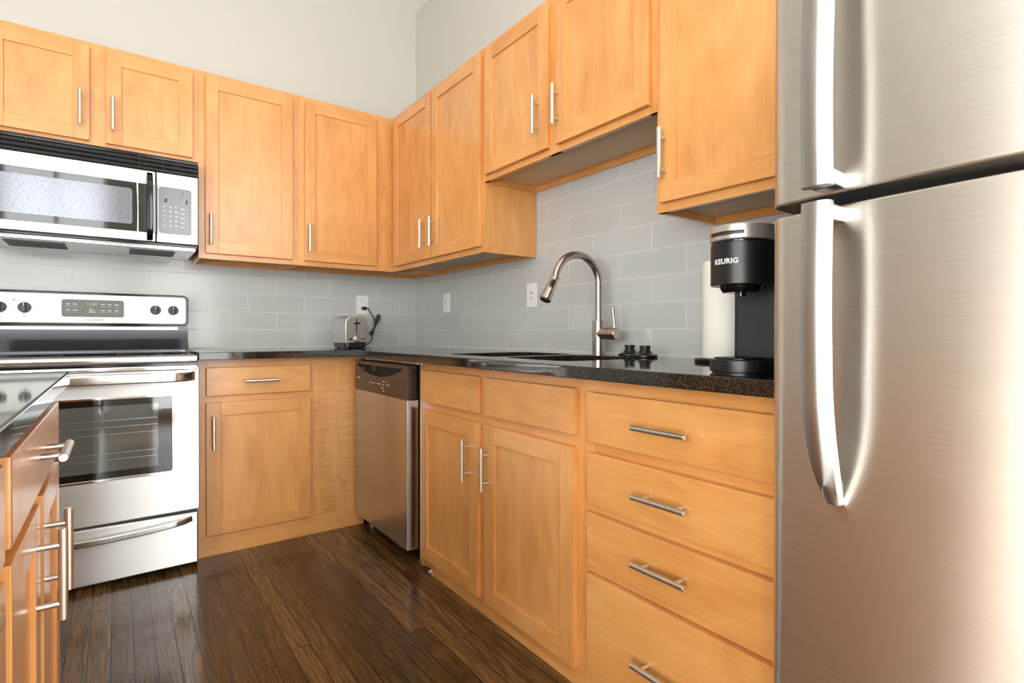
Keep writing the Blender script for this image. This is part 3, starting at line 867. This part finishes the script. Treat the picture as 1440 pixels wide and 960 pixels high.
m = MB(); m.cyl((DX+0.010, -0.87, 0.832), (DX+0.003, -0.87, 0.832), 0.016, 24); obj('latch', m, CHAR, cp)
m = MB()
for y in (-0.825, -0.84, -0.855, -0.87, -0.885): m.box((DX-0.0006, y-0.004, 0.760), (DX+0.001, y+0.004, 0.763))
for y in (-0.925, -0.94, -0.955): m.box((DX-0.0006, y-0.005, 0.760), (DX+0.001, y+0.005, 0.7635))
for y, z in ((-0.99, 0.775), (-0.99, 0.760), (-0.99, 0.745), (-0.99, 0.732), (-0.965, 0.745), (-1.03, 0.763), (-1.05, 0.763), (-1.02, 0.778)):
    m.box((DX-0.0006, y-0.005, z-0.002), (DX+0.001, y+0.005, z+0.002))
obj('button_legend', m, INKW, cp)
m = MB(); m.take(text_bm('FRIGIDAIRE', 0.0085), 0, face_mat((DX-0.0004, -0.682, 0.7745), 'right')); obj('lettering', m, INKW, cp)
m = MB(); m.cyl((-0.575, -1.222, 0.012), (-0.575, -1.222, 0.10), 0.008); m.lathe([(0.018, 0), (0.018, 0.006), (0.01, 0.014)], (-0.575, -1.222, 0)); obj('leg', m, STEEL_S, t)
m = MB(); m.cyl((-0.575, -0.66, 0.012), (-0.575, -0.66, 0.10), 0.008); m.lathe([(0.018, 0), (0.018, 0.006), (0.01, 0.014)], (-0.575, -0.66, 0)); obj('leg', m, STEEL_S, t)

# ------------------------------------------------------------------ refrigerator
FY0, FY1 = -3.625, -2.872
FC = (FY0+FY1)/2
t = thing('refrigerator', (-0.4, FC, 0), 'tall stainless top-freezer refrigerator filling the right foreground', 'refrigerator')
m = MB(); m.box((-0.715, FY0+0.006, 0.03), (-0.03, FY1-0.004, 1.700), 0.004); obj('case', m, CASEGREY, t)
m = MB(); m.box((-0.73, FY0+0.02, 0.0), (-0.68, FY1-0.02, 0.06), 0.004); obj('toe_grille', m, BLACKM, t)
m = MB(); m.box((-0.765, FY0+0.02, 1.170), (-0.70, FY1-0.02, 1.215)); obj('door_gap', m, DARKVOID, t)
def door_outline():
    pts = []
    h = (FY1-FY0)/2
    for i in range(41):
        f = -1+2*i/40
        y = FC + f*(h-0.030)
        pts.append((-0.822-0.030*(1-f*f), y))
    # rounded ends
    left = [(-0.822+0.030*(1-math.cos(R(a))), FY1-0.030+0.030*math.sin(R(a))) for a in range(15, 91, 15)]
    right = [(x, 2*FC-y) for x, y in reversed(left)]
    return [(-0.722, FY0)] + right[0:] + pts + left + [(-0.722, FY1)]
ol = door_outline()
m = MB(); m.prism(ol, 0.07, 1.1795, 'Z', bev=0.004, seg=3); fd = obj('door', m, STEEL_F, t)
m = MB(); m.prism(ol, 1.1965, 1.715, 'Z', bev=0.004, seg=3); fz = obj('freezer_door', m, STEEL_F, t)
def fr_handle(parent, zs, z_att, name='handle'):
    """zs runs from the square end at the door gap to the pointed end"""
    mb = MB(); yc = -2.9715; n = 40
    z0, z1 = zs
    P = []; ws = []
    for i in range(n+1):
        f = i/n; z = z0+(z1-z0)*f
        c = max(0.0, (f-0.60)/0.40)
        x = -0.884 - 0.004*math.sin(PI*min(f/0.6, 1)) + 0.045*c**2.2
        P.append((x, yc-0.006*c, z)); ws.append(1.0-0.50*c**3)
    rings = []
    for (x, y, z), w in zip(P, ws):
        # D-shaped section: convex front, flat back
        sec = [(0.009, -0.0185), (0.0, -0.0195), (-0.006, -0.0165), (-0.0085, -0.008), (-0.0092, 0.0), (-0.0085, 0.008), (-0.006, 0.0165), (0.0, 0.0195), (0.009, 0.0185)]
        rings.append([mb.bm.verts.new((x+a, y+b*w, z)) for a, b in sec])
    for a, b in zip(rings, rings[1:]):
        for i in range(9): mb.bm.faces.new((a[i], a[(i+1) % 9], b[(i+1) % 9], b[i]))
    mb.bm.faces.new(rings[0]); mb.bm.faces.new(rings[-1])
    s = 1 if z1 > z0 else -1
    mb.box((-0.878, yc-0.017, z0+s*0.002), (-0.826, yc+0.017, z0+s*0.024), 0.003)
    xe = P[-1][0]
    mb.box((xe-0.002, yc-0.013, z1-s*0.03), (-0.828, yc+0.003, z1-s*0.004), 0.003)
    return obj(name, mb, STEEL, parent, smooth=45)
fr_handle(fd, (1.1775, 0.762), 0)
fr_handle(fz, (1.1985, 1.60), 0)

# ------------------------------------------------------------------ faucet
FX, FYY = -0.095, -1.806
t = thing('kitchen_faucet', (FX, FYY, ZT), 'brushed nickel gooseneck faucet with pull-down spray head behind the sink', 'faucet')
m = MB(); m.lathe([(0.0, 0), (0.0275, 0), (0.0275, 0.004), (0.0250, 0.006), (0.0250, 0.132), (0.0235, 0.135), (0.0, 0.135)], (FX, FYY, ZT), n=36, cap=False); obj('base', m, NICKEL, t)
dirv = Vector((-math.cos(R(6)), math.sin(R(6)), 0))
c0 = Vector((FX, FYY, 0)); rad = 0.106; zc = 1.198
pts = [c0+Vector((0, 0, ZT+0.13)), c0+Vector((0, 0, 1.12))]
for i in range(29):
    a = R(180-172*i/28.0)
    pts.append(c0 + dirv*(rad+rad*math.cos(a)) + Vector((0, 0, zc+rad*math.sin(a))))
m = MB(); m.tube(pts, 0.0145, 20); obj('spout', m, NICKEL, t)
end = pts[-1]; d = (pts[-1]-pts[-3]).normalized(); d = (d + dirv*0.28).normalized()
m = MB(); m.lathe([(0.0, -0.004), (0.0155, -0.004), (0.0165, 0.0), (0.0175, 0.02), (0.0195, 0.055), (0.0225, 0.088), (0.0235, 0.092), (0.0235, 0.098), (0.021, 0.101), (0.0, 0.1)], end, d, 32, cap=False)
hd = obj('spray_head', m, NICKEL, t)
side = Vector((-0.70, -0.71, 0)); side = (side - d*side.dot(d)).normalized()
bt = bmesh.new()
bmesh.ops.create_uvsphere(bt, u_segments=20, v_segments=12, radius=1.0)
b3 = d.cross(side)
mm = Matrix.Identity(4)
for i in range(3): mm[i][0], mm[i][1], mm[i][2] = b3[i]*0.0085, d[i]*0.020, side[i]*0.006
mm.translation = end + d*0.036 + side*0.0165
m = MB(); m.take(bt, 0, mm); obj('spray_button', m, RUBBER, hd)
m = MB(); m.lathe([(0.0, 0.1), (0.019, 0.1), (0.0185, 0.104), (0.0, 0.1045)], end, d, 24, cap=False); obj('nozzle', m, BLACKM, hd)
lz = ZT+0.083
m = MB(); m.cyl((FX, FYY-0.01, lz), (FX, FYY-0.056, lz), 0.0225, 32); m.cyl((FX, FYY-0.057, lz), (FX, FYY-0.098, lz), 0.0235, 32, 0, 0.0015); vb = obj('valve_body', m, NICKEL, t)
m = MB(); m.cyl((FX, FYY-0.085, lz+0.018), (FX, FYY-0.075, lz+0.096), 0.0055, 16); m.cyl((FX, FYY-0.077, lz+0.078), (FX, FYY-0.0745, lz+0.100), 0.0072, 16, 0, 0.001); obj('lever', m, NICKEL, vb)

# ------------------------------------------------------------------ sink stoppers
for i, (x, y, lab) in enumerate(((-0.105, -1.975, 'black rubber sink stopper nearest the faucet'), (-0.150, -2.083, 'black rubber sink stopper farther from the faucet, nearer the coffee maker'))):
    m = MB(); m.lathe([(0.0, 0.0), (0.0400, 0.0), (0.0435, 0.003), (0.0435, 0.0075), (0.0400, 0.0095), (0.026, 0.013), (0.0195, 0.022), (0.0168, 0.032), (0.0195, 0.034), (0.0195, 0.0395), (0.0175, 0.0415), (0.0, 0.0415)], (x, y, ZT), n=36, cap=False)
    tag(obj('sink_stopper', m, RUBBER), lab, 'stopper', 'sink stoppers on the worktop')

# ------------------------------------------------------------------ coffee maker
KX, KY, KR = -0.572, -2.684, 0.0615
def dshape(r, xback, n=24):
    """half round towards -X, straight sides back to xback"""
    out = [(KX+r*math.cos(R(90+180*i/n)), KY+r*math.sin(R(90+180*i/n))) for i in range(n+1)]
    return out + [(xback, KY-r), (xback, KY+r)]
t = thing('coffee_maker', (KX+0.05, KY, ZT), 'slim black single-serve coffee maker with silver lid by the fridge', 'coffee maker')
m = MB(); m.prism(dshape(0.0625, -0.365), ZT+0.003, ZT+0.030, 'Z', bev=0.003); m.prism(dshape(0.058, -0.37), ZT, ZT+0.004, 'Z'); bs = obj('base', m, BLACKM, t)
m = MB(); m.prism(dshape(0.052, -0.52), ZT+0.030, ZT+0.033, 'Z', bev=0.001)
for i in range(7): m.box((-0.615+i*0.011, KY-0.036, ZT+0.033), (-0.610+i*0.011, KY+0.036, ZT+0.0345))
obj('drip_tray', m, BLACK, bs)
m = MB(); m.prism(rrect(-0.500, KY-0.0615, -0.365, KY+0.0615, 0.010), ZT+0.028, ZT+0.300, 'Z', bev=0.002); obj('tower', m, BLACKM, t)
m = MB(); m.box((-0.5115, KY-0.046, ZT+0.032), (-0.498, KY+0.046, ZT+0.19), 0.002); obj('column_panel', m, CHAR, t)
m = MB(); m.prism(dshape(KR, -0.40), ZT+0.186, ZT+0.2745, 'Z', bev=0.0025); hd = obj('brew_head', m, BLACKM, t)
m = MB(); m.lathe([(0.0, 0), (0.036, 0), (0.041, 0.007), (0.044, 0.016)], (KX, KY, ZT+0.171), n=32, cap=False); m.lathe([(0.0, 0), (0.009, 0), (0.009, 0.02)], (KX, KY, ZT+0.164), n=16, cap=False); obj('nozzle', m, BLACK, hd)
# silver lid band: its front is a handle with a long slot
m = MB(); m.prism(dshape(KR+0.002, -0.415), ZT+0.2775, ZT+0.3105, 'Z', bev=0.004, seg=3); ld = obj('lid', m, SILVER, t)
m = MB(); m.prism(dshape(KR-0.004, -0.375), ZT+0.270, ZT+0.279, 'Z'); obj('lid_seam', m, BLACK, ld)
def arc_strip(mb, r0, r1, a0, a1, z0, z1, n=20):
    out = [(KX+r1*math.cos(R(a0+(a1-a0)*i/n)), KY+r1*math.sin(R(a0+(a1-a0)*i/n))) for i in range(n+1)]
    out += [(KX+r0*math.cos(R(a1+(a0-a1)*i/n)), KY+r0*math.sin(R(a1+(a0-a1)*i/n))) for i in range(n+1)]
    mb.prism(out, z0, z1, 'Z', bev=0.0008)
m = MB(); arc_strip(m, KR, KR+0.0028, 145, 215, ZT+0.2875, ZT+0.2945); obj('lid_slot', m, CHAR, ld)
m = MB(); arc_strip(m, KR, KR+0.0065, 146, 214, ZT+0.2945, ZT+0.2985); obj('lid_grip', m, SILVER, ld)
m = MB(); m.lathe([(0.0, 0.0022), (0.013, 0.002), (0.014, 0.0)], (-0.425, KY-KR-0.002, ZT+0.294), (0, -1, 0), 28, cap=False); obj('hinge_cap', m, SILVER, ld)
tb = text_bm('KEURIG', 0.0148, 0.0003, 1.08, 0.03)
for v in tb.verts:
    u, w, dd_ = v.co
    a = PI + u/KR
    rr = KR + 0.0004 + dd_
    v.co = Vector((KX + rr*math.cos(a), KY + rr*math.sin(a), ZT+0.2335+w))
m = MB(); m.take(tb, 0); obj('lettering', m, INKW, hd)

# ------------------------------------------------------------------ paper towel on its holder
PX, PY = -0.205, -2.418
t = thing('paper_towel_holder', (PX, PY, ZT), 'black paper towel holder with a flat round base behind the coffee maker', 'holder')
m = MB(); m.lathe([(0.0, 0.0), (0.080, 0.0), (0.082, 0.003), (0.082, 0.008), (0.079, 0.011), (0.0, 0.012)], (PX, PY, ZT), n=40, cap=False); obj('base', m, BLACKM, t)
m = MB(); m.cyl((PX, PY, ZT+0.010), (PX, PY, ZT+0.315), 0.006); m.lathe([(0.0, 0), (0.010, 0.002), (0.012, 0.010), (0.008, 0.018), (0.0, 0.02)], (PX, PY, ZT+0.312), n=20, cap=False); obj('rod', m, BLACKM, t)
m = MB(); n_ = 48
prof = [(0.021, 0.0), (0.0595, 0.0), (0.061, 0.002), (0.061, 0.280), (0.0595, 0.282), (0.021, 0.282), (0.021, 0.0)]
m.lathe(prof, (PX, PY, ZT+0.0125), n=n_, cap=False)
tag(obj('paper_towel_roll', m, PAPER), 'white paper towel roll standing upright behind the coffee maker', 'paper towel')

# ------------------------------------------------------------------ toaster
TX0, TX1, TY0, TY1 = -0.638, -0.508, -0.425, -0.205
tcx, tcy = (TX0+TX1)/2, (TY0+TY1)/2
t = thing('toaster', (tcx, tcy, ZT), 'small two-slot brushed steel toaster in the corner of the worktop', 'toaster')
m = MB(); m.prism(rrect(TX0+0.004, TY0+0.006, TX1-0.004, TY1-0.006, 0.02), ZT+0.004, ZT+0.032, 'Z', bev=0.003)
for sx in (TX0+0.025, TX1-0.025):
    for sy in (TY0+0.035, TY1-0.035): m.lathe([(0.0, 0), (0.010, 0), (0.011, 0.009)], (sx, sy, ZT), n=14, cap=False)
obj('base', m, BLACKM, t)
# body: arched cross-section, run from front to back
zb, zt = ZT+0.030, ZT+0.176
sec = [(TX0, zb), (TX1, zb)]
for cx, a0 in ((TX1-0.038, 0), (TX0+0.038, 90)):
    sec += [(cx+0.038*math.cos(R(a0+90*i/8)), zt-0.038+0.038*math.sin(R(a0+90*i/8))) for i in range(9)]
m = MB(); m.prism(sec, TY0, TY1, 'Y', bev=0.007, seg=3); bd = obj('body', m, TOASTST, t)
for x in (tcx-0.026, tcx+0.026): m = MB(); m.box((x-0.013, TY0+0.05, zt-0.004), (x+0.013, TY1-0.04, zt+0.0008), 0.0005); obj('bread_slot', m, DARKVOID, bd)
m = MB(); m.box((tcx-0.003, TY0-0.0015, zb+0.048), (tcx+0.003, TY0+0.002, zb+0.134), 0.0008); obj('lever_slot', m, BLACK, bd)
m = MB(); m.box((tcx-0.018, TY0-0.016, zb+0.104), (tcx+0.018, TY0-0.001, zb+0.1135), 0.003); obj('lever', m, BLACKM, bd)
m = MB(); m.lathe([(0.0165, 0), (0.0165, 0.004), (0.0135, 0.0055), (0.0135, 0.014), (0.0, 0.0142)], (tcx, TY0+0.001, zb+0.021), (0, -1, 0), 28, cap=False); kn = obj('knob', m, CHROME, bd)
m = MB(); m.lathe([(0.0168, 0), (0.0185, 0.002), (0.0185, 0.003), (0.0168, 0.004)], (tcx, TY0+0.001, zb+0.021), (0, -1, 0), 28, cap=False); obj('knob_ring', m, BLACK, kn)
m = MB(); m.box((tcx-0.040, TY0-0.003, zb+0.016), (tcx-0.025, TY0+0.002, zb+0.025), 0.0015); obj('button', m, BLACKM, bd)
m = MB(); m.box((tcx+0.025, TY0-0.003, zb+0.018), (tcx+0.047, TY0+0.002, zb+0.0235), 0.001); obj('button', m, BLACKM, bd)
# cord: from the outlet down to a tied bundle and to the back of the toaster
def crv(ctrl, n=10):
    out = []
    P = [Vector(p) for p in ctrl]; P = [P[0]]+P+[P[-1]]
    for k in range(1, len(P)-2):
        for i in range(n):
            u = i/n; a, b, c, d_ = P[k-1:k+3]
            out.append(0.5*((2*b)+(c-a)*u+(2*a-5*b+4*c-d_)*u*u+(3*b-a-3*c+d_)*u**3))
    out.append(P[-2]); return out
m = MB()
m.tube(crv([(-0.374, -0.030, 1.158), (-0.358, -0.034, 1.159), (-0.345, -0.036, 1.145), (-0.318, -0.034, 1.10), (-0.303, -0.032, 1.075)]), 0.0034, 10)
for k in range(4):
    o1 = (k-1.5)*0.0045
    m.tube(crv([(-0.303+o1, -0.030-0.004*(k % 2), 1.072), (-0.286+o1, -0.032, 1.106), (-0.280+o1*1.3, -0.034, 1.118), (-0.277-o1, -0.032, 1.102), (-0.298-o1, -0.033, 1.060),
                (-0.320+o1, -0.036, 1.018), (-0.334+o1*1.6, -0.040, 0.998-0.003*k), (-0.328+o1, -0.040, 0.995), (-0.308-o1, -0.034, 1.045)]), 0.0032, 8)
m.tube(crv([(-0.331, -0.040, 1.000), (-0.345, -0.075, 0.955), (-0.400, -0.12, 0.925), (-0.47, -0.14, 0.922), (-0.535, -0.165, 0.93), (-0.55, -0.212, 0.938)]), 0.0034, 10)
cd = obj('power_cord', m, BLACKM, t)
m = MB(); m.box((-0.388, -0.034, 1.1475), (-0.360, -0.008, 1.1675), 0.005, 0, 3); obj('plug', m, BLACKM, cd)
m = MB(); m.tube([(-0.311, -0.029, 1.064), (-0.303, -0.026, 1.062), (-0.294, -0.030, 1.059), (-0.294, -0.038, 1.059), (-0.303, -0.041, 1.062), (-0.311, -0.037, 1.064), (-0.311, -0.029, 1.064)], 0.003, 8); obj('cord_tie', m, RUBBER, cd)

# ------------------------------------------------------------------ wall plates
def plate(side, a, z, label, cat, name):
    w, h = 0.078, 0.120
    def P(da, d, zz): return (a+da, -d, zz) if side == 'back' else (-d, a+da, zz)
    t_ = thing(name, P(0, 0, z-h/2), label, cat)
    mb = MB(); mb.box(P(-w/2, 0.0004, z-h/2), P(w/2, 0.006, z+h/2), 0.0025, 0, 3)
    return t_, obj('cover_plate', mb, WHITEP, t_), P
t, pl, P = plate('back', -0.378, 1.180, 'white double wall outlet with a black plug in it, above the toaster', 'outlet', 'wall_outlet')
for z in (1.2015, 1.1585):
    m = MB(); m.box(P(-0.0165, 0.005, z-0.014), P(0.0165, 0.0075, z+0.014), 0.0035, 0, 3); so = obj('socket', m, WHITEP, pl)
    m = MB(); m.box(P(-0.0075, 0.0072, z+0.000), P(-0.0055, 0.0078, z+0.008)); m.box(P(0.0055, 0.0072, z), P(0.0075, 0.0078, z+0.007)); m.box(P(-0.002, 0.0072, z-0.009), P(0.002, 0.0078, z-0.005)); obj('slots', m, INKB, so)
t, pl, P = plate('right', -0.4285, 1.185, 'white wall switch plate nearest the room corner', 'switch', 'wall_switch')
m = MB(); m.box(P(-0.0165, 0.005, 1.152), P(0.0165, 0.0085, 1.218), 0.002); sw = obj('rocker', m, WHITEP, pl)
m = MB(); m.box(P(-0.012, 0.0083, 1.160), P(-0.004, 0.0089, 1.21)); m.box(P(0.004, 0.0083, 1.160), P(0.012, 0.0089, 1.21)); obj('rocker_mark', m, plain('pale_grey_plastic', (212, 214, 212), 0.4), sw)
t, pl, P = plate('right', -1.267, 1.185, 'white wall plate between the faucet and the corner wall cabinet', 'switch', 'wall_switch')
m = MB(); m.lathe([(0.0, 0.0032), (0.0045, 0.0028), (0.005, 0.0)], P(0.0, 0.006, 1.197), (-1, 0, 0), 18, cap=False); obj('button', m, INKG, pl)
m = MB(); m.lathe([(0.0, 0.002), (0.008, 0.0018), (0.0085, 0.0)], P(0.003, 0.006, 1.170), (-1, 0, 0), 18, cap=False); obj('sensor', m, plain('light_grey_plastic', (196, 197, 196), 0.4), pl)

bpy.context.view_layer.update()
